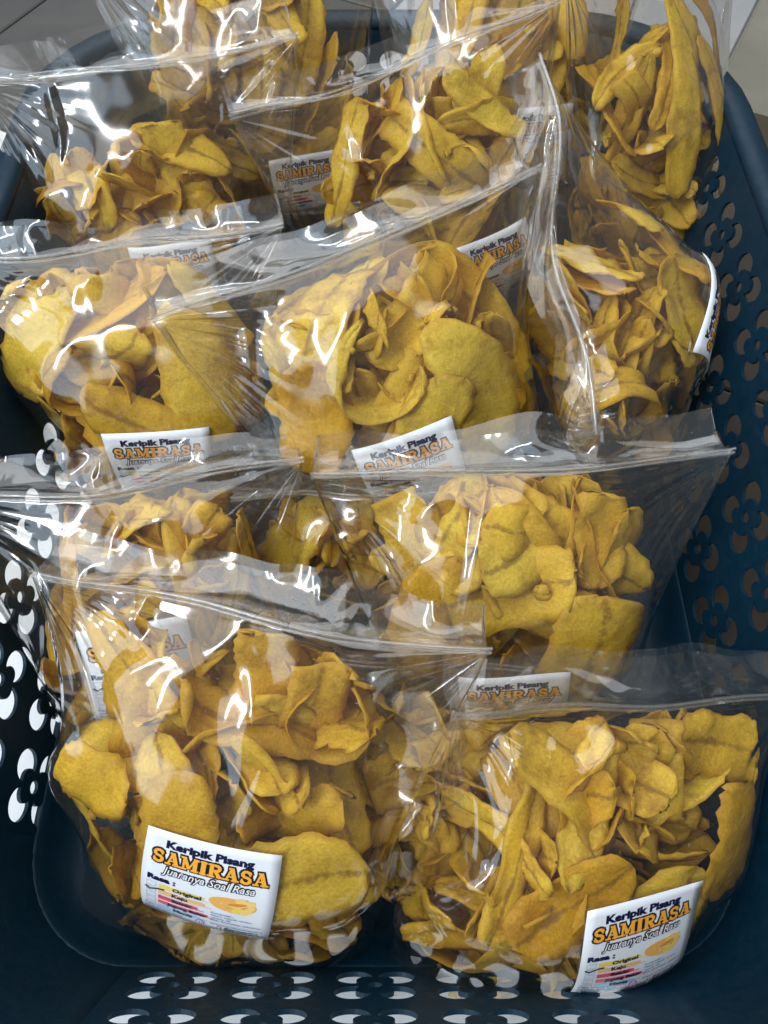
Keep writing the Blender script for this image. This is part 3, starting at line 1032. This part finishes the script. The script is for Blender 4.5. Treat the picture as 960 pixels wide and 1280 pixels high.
def build_bag(spec):
    global stuff_n
    g = np.random.default_rng(spec['seed'])
    Lp, Rp, C = (np.array(spec[k], float) for k in ('L', 'R', 'C'))
    a, b, c = spec.get('abc', (0.082, 0.045, 0.083))
    e1 = (Rp - Lp) / np.linalg.norm(Rp - Lp)
    mid = (Lp + Rp) / 2
    W = spec.get('W', np.linalg.norm(Rp - Lp))
    C = C + np.array([0, -0.005, -0.010])
    v = mid - C
    e2 = v - e1 * (v @ e1)
    hc = np.linalg.norm(e2)
    e2 /= hc
    xo = -(v @ e1)
    e3 = np.cross(e1, e2)
    Rm = np.stack([e1, e2, e3])                 # local (x, z, n) -> world
    base = mid - e2 * (hc + c)
    ctr = np.array([xo, -hc, 0.0])
    axes = np.array([a, c, b])
    ztop = spec.get('top', -hc + c * 0.95)

    def radius(P):
        z = P[..., 1]
        tlo = np.clip((-hc - z) / c, 0, 0.985)
        A = np.where(z < -hc, a * (1 - tlo ** 3.4) ** (1 / 3.4), a * (1 - 0.12 * np.clip((z + hc) / hc, 0, 1)))
        B = np.where(z < -hc, b * (1 - tlo ** 3.0) ** (1 / 3.0), b * (1 - 0.93 * np.clip((z + hc) / hc, 0, 1) ** 1.5))
        return (np.abs((P[..., 0] - xo) / A) ** 2.5 + np.abs(P[..., 2] / B) ** 2.5) ** 0.4 + 1e-9

    zlo, zhi = -hc - c * 0.96, min(-0.012, ztop + 0.040)

    def soft(P):
        """press what still sticks out gently against the film"""
        r = radius(P)
        rn = np.where(r > 1.04, 1.04 + 0.10 * np.tanh((r - 1.04) / 0.10), r)
        Q = P.copy()
        Q[..., 0] = xo + (P[..., 0] - xo) * rn / r
        Q[..., 2] = P[..., 2] * rn / r
        Q[..., 1] = np.clip(Q[..., 1], zlo - 0.004, zhi + 0.003)
        return Q

    def pose(nor, lx):
        nor = nor / np.linalg.norm(nor)
        lx = lx - nor * (lx @ nor)
        lx /= np.linalg.norm(lx)
        return np.stack([np.cross(lx, nor), lx, nor])

    n_out, n_in = spec['n'], spec.get('inner', 34)
    K = n_out + n_in
    G, used_p = [], []
    heroes = spec.get('hero', [])
    for k in range(K):
        if k < len(heroes):
            (px_, pz_, pn_), form, nor, lx = heroes[k]
            P0, wd = chip_shape(g, form=form)
            G.append(P0 @ pose(np.array(nor, float), np.array(lx, float)) + np.array([px_, pz_, pn_]))
            continue
        P0, wd = chip_shape(g, size=spec.get('size', 1.0))
        if k - len(heroes) < n_out * spec.get('topfrac', 0.22):
            p = np.array([xo + g.uniform(-0.95, 0.95) * a, ztop - g.uniform(0.0, 0.026), g.uniform(-0.7, 0.75) * b])
            M = pose(np.array([g.normal(0, 0.6), g.normal(0, 0.45), g.choice([1, 1, 1, -1])]), np.array([g.normal(0, 0.55), 1.0, g.normal(0, 0.3)]))
        elif k < n_out:
            shell = 0.98 if k % 20 < 12 else 0.74
            best = None
            for _ in range(9):                       # spread the slices over the shell
                z = -hc + c * (1.75 * g.random() ** 1.15 - 0.92)
                ph = math.pi / 2 + (g.uniform(-1.6, 1.6) if g.random() < 0.92 else g.uniform(-3.14, 3.14))
                rr = (1 - min(abs(z + hc) / c, 0.97) ** 2.8) ** (1 / 2.8)
                p = np.array([xo + a * shell * rr * math.cos(ph), z, b * shell * rr * math.sin(ph)])
                dm = min([np.linalg.norm(p - q) for q, s_ in used_p if s_ == shell] + [1.0])
                if best is None or dm > best[0]: best = (dm, p, ph, z)
            _, p, ph, z = best
            used_p.append((p, shell))
            nor = np.array([math.cos(ph) * 0.8, (z + hc) / c * 0.7, math.sin(ph)])
            rebel = 0.8 if k % 5 < 2 else 0.36
            M = pose(nor / np.linalg.norm(nor) + g.normal(0, rebel, 3), np.array([math.sin(an := g.normal(0, spec.get('lie', 1.2))), math.cos(an), g.normal(0, 0.3)]))
        else:
            rho, ph = g.uniform(0.1, 0.9), g.uniform(0, 6.28)
            p = np.array([xo + a * rho * math.cos(ph), -hc + c * (1.75 * g.random() ** 1.2 - 0.9), b * rho * math.sin(ph)])
            M = pose(g.normal(0, 1, 3) + np.array([0, 0, 0.8]), g.normal(0, 1, 3) + np.array([0, 1.0, 0]))
        G.append(P0 @ M + p)
    G = np.array(G)
    # let the slices settle: push crossing slices apart, keep every slice inside the bag
    for it in range(34):
        S_ = G[:, 1::2, 1::2][:, :, :3].reshape(K, -1, 3)
        m_ = S_.shape[1]
        D = S_.reshape(-1, 3)
        sq = (D * D).sum(1)
        d2 = sq[:, None] + sq[None, :] - 2 * D @ D.T
        own = np.repeat(np.arange(K), m_)
        i, j = np.where((d2 < 0.0105 ** 2) & (own[:, None] != own[None, :]))
        ctr_k = S_.mean(1)
        if len(i):
            dd = D[i] - D[j]
            l = np.sqrt((dd * dd).sum(1)) + 1e-6
            f = dd / l[:, None] * (0.0105 - l)[:, None] * 0.5
            Fk, Tk = np.zeros((K, 3)), np.zeros((K, 3))
            np.add.at(Fk, own[i], f)
            np.add.at(Tk, own[i], np.cross(D[i] - ctr_k[own[i]], f))
            cnt = np.bincount(own[i], minlength=K)[:, None] + 1
            Fk = Fk / cnt * 1.2
            w_ = np.clip(Tk / cnt / 0.0006, -0.12, 0.12)
            rel = G - ctr_k[:, None, None, :]
            Fk[:len(heroes)] = 0
            w_[:len(heroes)] = 0
            G = G + Fk[:, None, None, :] + np.cross(np.broadcast_to(w_[:, None, None, :], rel.shape), rel)
        # keep inside
        for _ in range(2):
            flat = G.reshape(K, -1, 3)
            r = radius(flat)
            q = r.argmax(1)
            ex = np.maximum(r.max(1) - 1.0, 0)
            w_ = flat[np.arange(K), q]
            sn = np.clip(np.abs(w_[:, 2]) / b, 0, 1) ** 1.2
            sn = np.where(w_[:, 1] > -hc, 1 - (1 - sn) * np.clip(-w_[:, 1] / hc, 0, 1) ** 0.7, sn)
            sxx = np.clip(np.abs(w_[:, 0] - xo) / a, 0, 1.2) ** 3
            mv = np.zeros((K, 3))
            mv[:, 0] = -(w_[:, 0] - xo) * (ex / (1 + ex)) * sxx
            mv[:, 2] = -w_[:, 2] * (ex / (1 + ex)) * np.maximum(sn, 0.25)
            mv[:, 1] = np.maximum(zlo - flat[..., 1].min(1), 0) - np.maximum(flat[..., 1].max(1) - zhi, 0)
            mv[:len(heroes)] = 0
            G = G + 0.7 * mv[:, None, None, :]
    G = soft(G)
    crumbs = []
    for k in range(64):
        P0, _ = chip_shape(g, 5, 4, form=(g.uniform(0.004, 0.016), g.uniform(0.003, 0.010), g.normal(0, 10), 0))
        low = g.random() < 0.75
        z = -hc - c * g.uniform(0.78, 0.93) if low else -hc + c * g.uniform(-0.8, 0.6)
        ph, rho = g.uniform(-0.2, 3.3), g.uniform(0.5, 0.9)
        crumbs.append(P0 @ pose(g.normal(0, 1, 3), g.normal(0, 1, 3)) + np.array([xo + a * rho * 0.8 * math.cos(ph), z, b * rho * 0.9 * math.sin(ph)]))
    chips, inner = list(G[:n_out]), list(G[n_out:])
    allv = G.reshape(-1, 3)

    sag, wave = spec.get('sag', 0.004), spec.get('wave', 0.004)
    ph = g.uniform(0, 6.28, 4)

    def zipcurve(X0):
        u = X0 / (W / 2)
        zz = -sag * (1 - u ** 2) + 0.0012 * np.sin(5 * u + ph[0])
        zn = wave * (np.sin(2.6 * u + ph[1]) + 0.5 * np.sin(5.5 * u + ph[2])) * (1 - u ** 4) - spec.get('bow', 0.0) * (1 - u ** 2)
        return X0 * 0.992, zz, zn

    Hb = spec.get('Hb', hc + c * 0.55 + b * 0.95 + 0.010)
    Hf = spec.get('Hf', 0.030)
    gl = Rm @ np.array([0, 0, -1.0])
    P, X0, Z0, nb = relax_film(g, W, Hb, Hf, a, b, c, hc, xo, make_collider(allv, ctr, axes), zipcurve, gl, spec.get('press', 0.35))
    nx, nz = P.shape[1] - 1, P.shape[2] - 1
    # no slice may poke through: press single corners back under the film
    inb = P[:, :, :nb].reshape(-1, 3)
    fq = (inb - ctr) / axes
    fr = np.linalg.norm(fq, axis=1)
    NT, NP = 72, 36

    def bins(q, r):
        t_ = (np.arctan2(q[..., 2], q[..., 0]) / (2 * math.pi)) % 1.0
        p_ = np.arccos(np.clip(q[..., 1] / (r + 1e-9), -1, 1)) / math.pi
        return (t_ * NT).astype(int) % NT, np.minimum((p_ * NP).astype(int), NP - 1)
    FM = np.full((NT, NP), 9.0)
    np.minimum.at(FM, bins(fq, fr), fr)
    for q in chips + inner + crumbs:
        for _ in range(2):
            cq = (q - ctr) / axes
            cr_ = np.linalg.norm(cq, axis=-1)
            lim = FM[bins(cq, cr_)] * 0.975
            q[:] = ctr + (q - ctr) * np.where(cr_ > lim, lim / cr_, 1.0)[..., None]
    # loose mouth above the zip: vertical ripples that grow towards the open edge
    uu = X0 / (W / 2)
    for j in range(nb, nz + 1):
        t = (j - nb) / (nz - nb)
        rip = np.zeros(nx + 1)
        for f_, am in ((5, 1.0), (9, 0.7), (15, 0.35), (24, 0.12)):
            rip += am * np.sin(f_ * uu + ph[3] * f_ + 0.6 * t * f_ ** 0.5)
        d = 0.0030 * spec.get('rip', 1.0) * rip * t ** 0.6 * (1 - 0.5 * uu ** 6) + spec.get('curl', 0.0) * t ** 1.7 * 0.01
        sp = 0.0012 * np.sin(math.pi * np.clip((uu + 1) / 2, 0, 1)) * (0.4 + 0.6 * t) * (1 + 0.7 * np.sin(4 * uu + ph[0]))
        P[0, :, j, 2] += d + sp
        P[1, :, j, 2] += d - sp
        P[:, :, j, 1] += (0.0022 * t * np.sin(3 * uu + ph[2]))[None]

    # label rectangle on the front sheet, smoothed because paper is stiffer than film
    fit = None
    if spec.get('label'):
        lx, lz, ang = spec['label']
        LW, LH = 0.055, 0.047
        XX, ZZ = np.meshgrid(X0, Z0, indexing='ij')
        ca, sa = math.cos(ang), math.sin(ang)
        U = ((XX - lx) * ca + (ZZ - lz) * sa) / LW
        Vv = (-(XX - lx) * sa + (ZZ - lz) * ca) / LH
        msk = (np.abs(U) < 0.58) & (np.abs(Vv) < 0.58)

        def basis(u, v):
            return np.stack([np.ones_like(u), u, v, u * u, u * v, v * v, u ** 3, u * u * v, u * v * v, v ** 3], -1)
        A_ = basis(U[msk], Vv[msk])
        co, *_ = np.linalg.lstsq(A_, P[0][msk], rcond=None)
        fit = co
        full = basis(U, Vv) @ co
        # keep the label clear of everything beneath it: lift by the largest bulge
        nrm = np.cross(co[1], co[2])
        nrm /= np.linalg.norm(nrm)
        if nrm[2] < 0: nrm = -nrm
        w_ = np.clip((0.60 - np.maximum(np.abs(U), np.abs(Vv))) / 0.10, 0, 1)[..., None]
        res = ((P[0] - full) @ nrm)[msk]
        lift = float(np.percentile(res, 97))
        co[0] += nrm * lift
        full = full + nrm * lift
        P[0] = P[0] * (1 - w_) + (full - nrm * 0.0006) * w_

    to_obj = lambda Q: (Q @ Rm) + (mid - base)
    idx = np.arange((nx + 1) * (nz + 1)).reshape(nx + 1, nz + 1)
    bidx = idx + idx.size
    bidx = bidx.copy()
    bidx[0, :], bidx[nx, :], bidx[:, 0] = idx[0, :], idx[nx, :], idx[:, 0]
    Vf = to_obj(P.reshape(-1, 3))
    qa = np.stack([idx[:-1, :-1], idx[1:, :-1], idx[1:, 1:], idx[:-1, 1:]], -1).reshape(-1, 4)
    qb = np.stack([bidx[:-1, :-1], bidx[:-1, 1:], bidx[1:, 1:], bidx[1:, :-1]], -1).reshape(-1, 4)
    used = np.unique(np.concatenate([qa.ravel(), qb.ravel()]))
    rem = np.full(2 * idx.size, -1)
    rem[used] = np.arange(len(used))
    XX, ZZ = np.meshgrid(X0, Z0, indexing='ij')
    uv = np.concatenate([np.stack([XX, ZZ], -1).reshape(-1, 2), np.stack([XX + 0.7, ZZ], -1).reshape(-1, 2)]) + spec['seed'] * 0.37
    rest = np.stack([XX / (W / 2), ZZ / (W / 2)], -1).reshape(-1, 2)
    rest = np.concatenate([rest, rest])
    root = tag(empty('chip_bag', tuple(base)), spec['lab'], 'bag', 'clear zip bags of banana chips in the basket')
    film = link('film', fast_mesh('film', Vf[used], rem[np.concatenate([qa, qb])], uv[used], rest[used]), M_FILM, root)
    sm = film.modifiers.new('smooth', 'SUBSURF')
    sm.levels = sm.render_levels = 1
    # zip: two pressed ridges across both sheets
    Vz, Fz = [], []
    cen = P[:, :, nb].mean(0)
    for off in (-0.0012, 0.0012):
        k0 = len(Vz)
        ring = [(-0.0006, 0.0006), (-0.0003, 0.0009), (0.0003, 0.0009), (0.0006, 0.0006), (0.0006, -0.0006), (0.0003, -0.0009), (-0.0003, -0.0009), (-0.0006, -0.0006)]
        for i in range(nx + 1):
            for (dz, dn) in ring:
                Vz.append(cen[i] + np.array([0, off + dz, dn]))
        m_ = len(ring)
        for i in range(nx):
            for k in range(m_):
                k2 = (k + 1) % m_
                Fz.append((k0 + i * m_ + k, k0 + i * m_ + k2, k0 + (i + 1) * m_ + k2, k0 + (i + 1) * m_ + k))
    link('zip_seal', fast_mesh('zip_seal', to_obj(np.array(Vz)), Fz), M_ZIP, root)

    if fit is not None:
        def surf(U2, off):
            u, v = U2[:, 0], U2[:, 1]
            p = basis(u, v) @ fit
            e = 1e-3
            pu = (basis(u + e, v) @ fit - p)
            pv = (basis(u, v + e) @ fit - p)
            n_ = np.cross(pu, pv)
            n_ /= np.linalg.norm(n_, axis=1, keepdims=True)
            return to_obj(p + n_ * np.asarray(off)[:, None])
        gu, gv = np.meshgrid(np.linspace(-0.5, 0.5, 13), np.linspace(-0.5, 0.5, 13), indexing='ij')
        q = np.arange(169).reshape(13, 13)
        F0 = np.stack([q[:-1, :-1], q[1:, :-1], q[1:, 1:], q[:-1, 1:]], -1).reshape(-1, 4)
        G = np.stack([gu.ravel(), gv.ravel()], -1)
        Vl = np.concatenate([surf(G, np.full(169, 0.00022)), surf(G, np.full(169, 0.00005))])
        rim = np.concatenate([q[:, 0], q[-1, 1:], q[-2::-1, -1], q[0, -2:0:-1]])
        r2 = np.roll(rim, -1)
        Fl = np.concatenate([F0, F0[:, ::-1] + 169, np.stack([r2, rim, rim + 169, r2 + 169], -1)])
        lab = link('label', fast_mesh('label', Vl, Fl), M_LABEL, root)
        for nm, flats in PRINT.items():
            for fl in flats:
                A2 = np.array(fl.V)
                Vp = surf(A2[:, :2] - 0.5, 0.00034 + A2[:, 2] * 0.35)
                me = mesh_from(nm, Vp, fl.F)
                for ink in fl.mats: me.materials.append(INK[ink])
                me.polygons.foreach_set('material_index', np.array(fl.M, np.int32))
                o = bpy.data.objects.new(nm, me)
                o.parent = lab
                col.objects.link(o)
    # the chips, each told apart by its form and where it shows in its bag
    look_r, look_u, look_n = np.array([1.0, 0, 0]), np.array([0, 0.866, 0.5]), np.array([0, -0.5, 0.866])
    mids = np.array([q.reshape(-1, 3).mean(0) @ Rm + mid for q in chips])
    ru, rv, rn_ = mids @ look_r, mids @ look_u, mids @ look_n
    rank = lambda x: np.argsort(np.argsort(x)) / max(len(x) - 1, 1)
    qx, qy, qn = rank(ru), rank(rv), rank(rn_)
    taken = {}
    for k, q in enumerate(chips):
        V, F, uvs = chip_mesh_data(q)
        Vw = V @ Rm + mid
        cpos = Vw.mean(0)
        o = link('banana_chip', fast_mesh('banana_chip', Vw - cpos, F, uvs), M_CHIP)
        o.location = tuple(cpos)
        ends = np.linalg.norm(q[0].mean(0) - q[-1].mean(0))
        path = np.linalg.norm(np.diff(q.mean(1), axis=0), axis=1).sum()
        wid = np.linalg.norm(q[q.shape[0] // 2, 0] - q[q.shape[0] // 2, -1])
        nn = np.cross(q[-1].mean(0) - q[0].mean(0), q[11, -1] - q[11, 0]) @ Rm
        facing = abs(nn @ look_n) / (np.linalg.norm(nn) + 1e-12)
        form = 'rolled' if ends < 0.62 * path else 'bent' if ends < 0.88 * path else 'flat'
        size = 'broad' if wid > 0.038 else 'slender' if wid < 0.030 else 'long' if path > 0.082 else 'short' if path < 0.066 else 'medium'
        turn = 'face on' if facing > 0.72 else 'edge on' if facing < 0.35 else 'slanting'
        row = ('bottom', 'lower', 'middle', 'upper', 'top')[min(int(qy[k] * 5), 4)]
        cl = ('leftmost', 'left', 'centre', 'right', 'rightmost')[min(int(qx[k] * 5), 4)]
        dep = 'outer' if qn[k] > 0.5 else 'inner'
        txt = None
        for form_txt in (f'{size} {form} chip {turn} at {row} {cl} of the {spec["where"]}',
                         f'{dep} {size} {form} chip {turn} at {row} {cl} of the {spec["where"]}'):
            if form_txt not in taken:
                txt = form_txt
                break
        txt = txt or form_txt
        taken[txt] = 1
        tag(o, txt, 'chip', spec['grp'])
    for q in inner + crumbs:
        V, F, uvs = chip_mesh_data(q)
        STUFF_V.append(V @ Rm + mid)
        STUFF_F.append(F + stuff_n)
        STUFF_UV.append(uvs)
        stuff_n += len(V)
    return root


BAGS = [
    dict(seed=1, where='front left bag', hero=[((-0.020, -0.100, 0.046), (0.070, 0.037, 4, 6), (0, 0.15, 1), (-0.15, 1, 0)), ((-0.068, -0.092, 0.028), (0.046, 0.032, 8, 10), (-0.3, 0.3, 1), (1, -0.1, 0.2)), ((0.038, -0.048, 0.004), (0.105, 0.026, 52, 0), (0, 1, 0.25), (1, 0, 0)), ((0.0, -0.052, 0.012), (0.090, 0.028, 3, 44), (0, 1, 0.35), (1, 0.1, 0)), ((-0.045, -0.062, 0.010), (0.080, 0.032, 6, 5), (0.35, 0, 1), (0.25, 1, 0)), ((0.036, -0.118, 0.046), (0.075, 0.050, 5, 8), (0.2, 0.35, 1), (1, 0.35, 0)), ((0.004, -0.030, 0.002), (0.060, 0.030, 5, 0), (0.1, 0, 1), (0, 1, 0))],
         n=36, L=(-0.160, -0.081, 0.216), R=(0.049, -0.112, 0.198), C=(-0.079, -0.161, 0.104), label=(-0.002, -0.117, -0.06), curl=-0.5,
         abc=(0.089, 0.048, 0.092), lab='clear zip bag at front left with the only fully readable label', grp='banana chips in the front left bag'),
    dict(seed=2, curl=-0.7, where='front right bag', hero=[((0.012, -0.105, 0.046), (0.075, 0.052, 5, 6), (0.1, 0.25, 1), (0.5, 1, 0)), ((0.062, -0.070, 0.030), (0.070, 0.048, -6, 6), (0.3, 0.1, 1), (0.5, 1, 0)), ((-0.040, -0.085, 0.040), (0.070, 0.036, 6, 14), (-0.2, 0.4, 1), (1, 0.7, 0)), ((0.058, -0.030, 0.004), (0.070, 0.036, 4, 8), (0, 0.5, 1), (1, -0.3, 0)), ((-0.030, -0.045, 0.012), (0.075, 0.030, 7, 20), (0.6, 0, 1), (0, 1, 0))],
         n=36, L=(0.034, -0.136, 0.184), R=(0.223, -0.110, 0.130), C=(0.096, -0.181, 0.090), label=(0.006, -0.101, 0.12), W=0.205,
         abc=(0.090, 0.046, 0.080), lab='clear zip bag at front right leaning on the basket wall', grp='banana chips in the front right bag'),
    dict(seed=3, curl=-0.5, where='second bag on left', n=20, L=(-0.239, -0.027, 0.183), R=(-0.043, 0.006, 0.179), C=(-0.130, -0.058, 0.108), abc=(0.073, 0.045, 0.080), label=(-0.004, -0.085, 0.0),
         lab='clear zip bag directly behind the front left bag', grp='banana chips in the second bag on the left'),
    dict(seed=4, curl=-0.4, where='third bag on left', hero=[((-0.028, -0.072, 0.036), (0.125, 0.028, 40, 0), (0.2, 1, 0.3), (1, -0.2, 0)), ((0.045, -0.074, 0.046), (0.085, 0.058, 4, 5), (0.1, 0.1, 1), (0.05, 1, 0)), ((0.006, -0.098, 0.052), (0.095, 0.036, 5, 6), (0.1, 0.4, 1), (0.85, -0.5, 0)), ((-0.062, -0.040, 0.010), (0.060, 0.028, 10, 6), (0.3, 0, 1), (-0.5, 1, 0)), ((-0.010, -0.055, 0.022), (0.075, 0.042, 22, 8), (0, 0.6, 1), (1, 0.2, 0))],
         n=26, L=(-0.254, 0.120, 0.216), R=(-0.058, 0.141, 0.222), C=(-0.157, 0.098, 0.149), label=(0.003, -0.117, -0.05), size=1.3,
         lab='clear zip bag third from the front on the left side', grp='banana chips in the third bag on the left'),
    dict(seed=5, curl=-0.6, where='bag behind front right bag', hero=[((0.035, -0.095, 0.046), (0.075, 0.055, 6, 6), (0.25, 0.1, 1), (0.3, 1, 0)), ((-0.010, -0.055, 0.036), (0.095, 0.044, 12, 12), (0, 0.7, 1), (1, 0.15, 0)), ((-0.055, -0.070, 0.036), (0.075, 0.032, 8, 12), (-0.2, 0.3, 1), (0.3, 1, 0)), ((0.040, -0.040, 0.016), (0.060, 0.030, 10, 6), (0.2, 0.2, 1), (0, 1, 0))],
         n=28, L=(-0.038, -0.020, 0.199), R=(0.179, -0.007, 0.206), C=(0.071, -0.044, 0.128), label=(-0.003, -0.118, 0.05), size=1.15,
         lab='wide clear zip bag behind the front right bag', grp='banana chips in the bag behind the front right one'),
    dict(seed=6, curl=-0.5, where='tilted middle bag', hero=[((0.040, -0.092, 0.044), (0.100, 0.046, 6, 5), (0.3, 0.05, 1), (-0.05, 1, 0)), ((-0.014, -0.062, 0.036), (0.120, 0.028, 38, 0), (0.7, 0.7, 0.25), (-0.7, 0.7, 0)), ((-0.052, -0.075, 0.030), (0.070, 0.042, 6, 10), (-0.3, 0.3, 1), (0.4, 1, 0)), ((0.005, -0.100, 0.050), (0.080, 0.036, 5, 14), (0, 0.2, 1), (0.8, 0.8, 0))],
         n=28, L=(-0.124, 0.059, 0.227), R=(0.084, 0.131, 0.269), C=(0.009, 0.075, 0.179), label=(-0.004, -0.108, 0.0), size=1.22, top=-0.058, topfrac=0.12,
         lab='clear zip bag tilted up to the right in the middle of the basket', grp='banana chips in the tilted middle bag'),
    dict(seed=7, curl=-0.4, where='back left bag', hero=[((0.012, -0.066, 0.010), (0.085, 0.030, 4, 8), (0.2, 0, 1), (-0.25, 1, 0)), ((-0.052, -0.078, 0.008), (0.065, 0.025, 4, 4), (0.3, 0, 1), (-0.12, 1, 0)), ((-0.020, -0.082, 0.012), (0.060, 0.036, 18, 6), (0, 0.5, 1), (1, 0.1, 0))],
         n=15, abc=(0.080, 0.036, 0.055), top=-0.080, L=(-0.265, 0.253, 0.241), R=(-0.054, 0.288, 0.249), C=(-0.180, 0.239, 0.152), label=(0.005, -0.120, 0.0), rip=1.5, Hf=0.038, lie=0.4,
         lab='half empty clear zip bag at the back left corner', grp='banana chips in the back left bag'),
    dict(seed=8, curl=-0.4, where='bag behind the middle bag', n=18, L=(-0.097, 0.222, 0.234), R=(0.112, 0.288, 0.273), C=(0.037, 0.241, 0.171), label=(0.030, -0.124, 0.0),
         lab='clear zip bag tilted up to the right behind the middle bag', grp='banana chips in the tilted bag behind the middle one'),
    dict(seed=9, where='top bag left of centre', n=12, L=(-0.205, 0.340, 0.275), R=(0.0, 0.372, 0.285), C=(-0.100, 0.335, 0.190), label=(0.03, -0.145, 0.0),
         lab='clear zip bag cut off by the top edge, left of the centre', grp='banana chips in the top bag left of centre'),
    dict(seed=10, where='top bag right of centre', n=16, L=(-0.020, 0.370, 0.290), R=(0.190, 0.380, 0.300), C=(0.082, 0.335, 0.195), label=(0.016, -0.135, 0.0), lie=0.3,
         lab='clear zip bag cut off by the top edge, right of the centre', grp='banana chips in the top bag right of centre'),
    dict(seed=12, where='bag turned sideways', hero=[((0.010, -0.085, 0.050), (0.075, 0.036, 8, 14), (0.5, 0.4, 1), (1, 0.2, 0)), ((-0.035, -0.075, 0.050), (0.070, 0.050, 5, 8), (0, 0.5, 1), (1, 0.3, 0)), ((0.045, -0.060, 0.030), (0.070, 0.034, 10, 12), (0.2, 0.3, 1), (1, 0.4, 0))],
         n=26, L=(0.116, 0.016, 0.185), R=(0.087, 0.207, 0.284), C=(0.150, 0.118, 0.148), label=(0.0, -0.116, 0.0), abc=(0.080, 0.064, 0.075), bow=0.0, wave=0.007,
         lab='clear zip bag turned sideways at the right, its mouth seen edge on', grp='banana chips in the bag turned sideways'),
    dict(seed=13, where='low bag between front bags', n=12, L=(-0.060, -0.085, 0.125), R=(0.110, -0.095, 0.125), C=(0.018, -0.152, 0.085), abc=(0.052, 0.036, 0.046),
         lab='clear zip bag lying low in shade between the two front bags', grp='banana chips in the low bag between the front bags'),
    dict(seed=15, where='sunken centre bag', n=6, inner=8, L=(-0.105, -0.002, 0.150), R=(0.045, 0.002, 0.150), C=(-0.032, -0.004, 0.098), abc=(0.050, 0.032, 0.045),
         lab='clear zip bag sunk deep in the dark gap at the centre of the basket', grp='banana chips in the sunken centre bag'),
    dict(seed=14, where='back right bag', hero=[((-0.020, -0.090, 0.040), (0.130, 0.030, 6, 6), (-0.3, 0, 1), (0.2, 1, 0)), ((0.028, -0.110, 0.044), (0.110, 0.040, 4, 6), (0.1, 0, 1), (0.05, 1, 0)), ((0.000, -0.060, 0.030), (0.110, 0.034, 8, 10), (0.5, 0, 1), (-0.2, 1, 0)), ((0.045, -0.060, 0.020), (0.090, 0.032, 6, 6), (0.4, 0, 1), (-0.1, 1, 0))],
         n=21, L=(0.110, 0.300, 0.287), R=(0.265, 0.420, 0.250), C=(0.195, 0.285, 0.160), abc=(0.068, 0.042, 0.085), W=0.20, lie=0.25, size=0.9,
         lab='clear zip bag of long upright chips at the back right corner', grp='banana chips in the back right bag'),
]
for s in BAGS:
    build_bag(s)

me = fast_mesh('banana_chips', np.concatenate(STUFF_V), np.concatenate(STUFF_F), np.concatenate(STUFF_UV))
o = link('banana_chips', me, M_CHIP)
tag(o, 'yellow banana chips packed deep inside the bags behind the front ones', 'chips', kind='stuff')
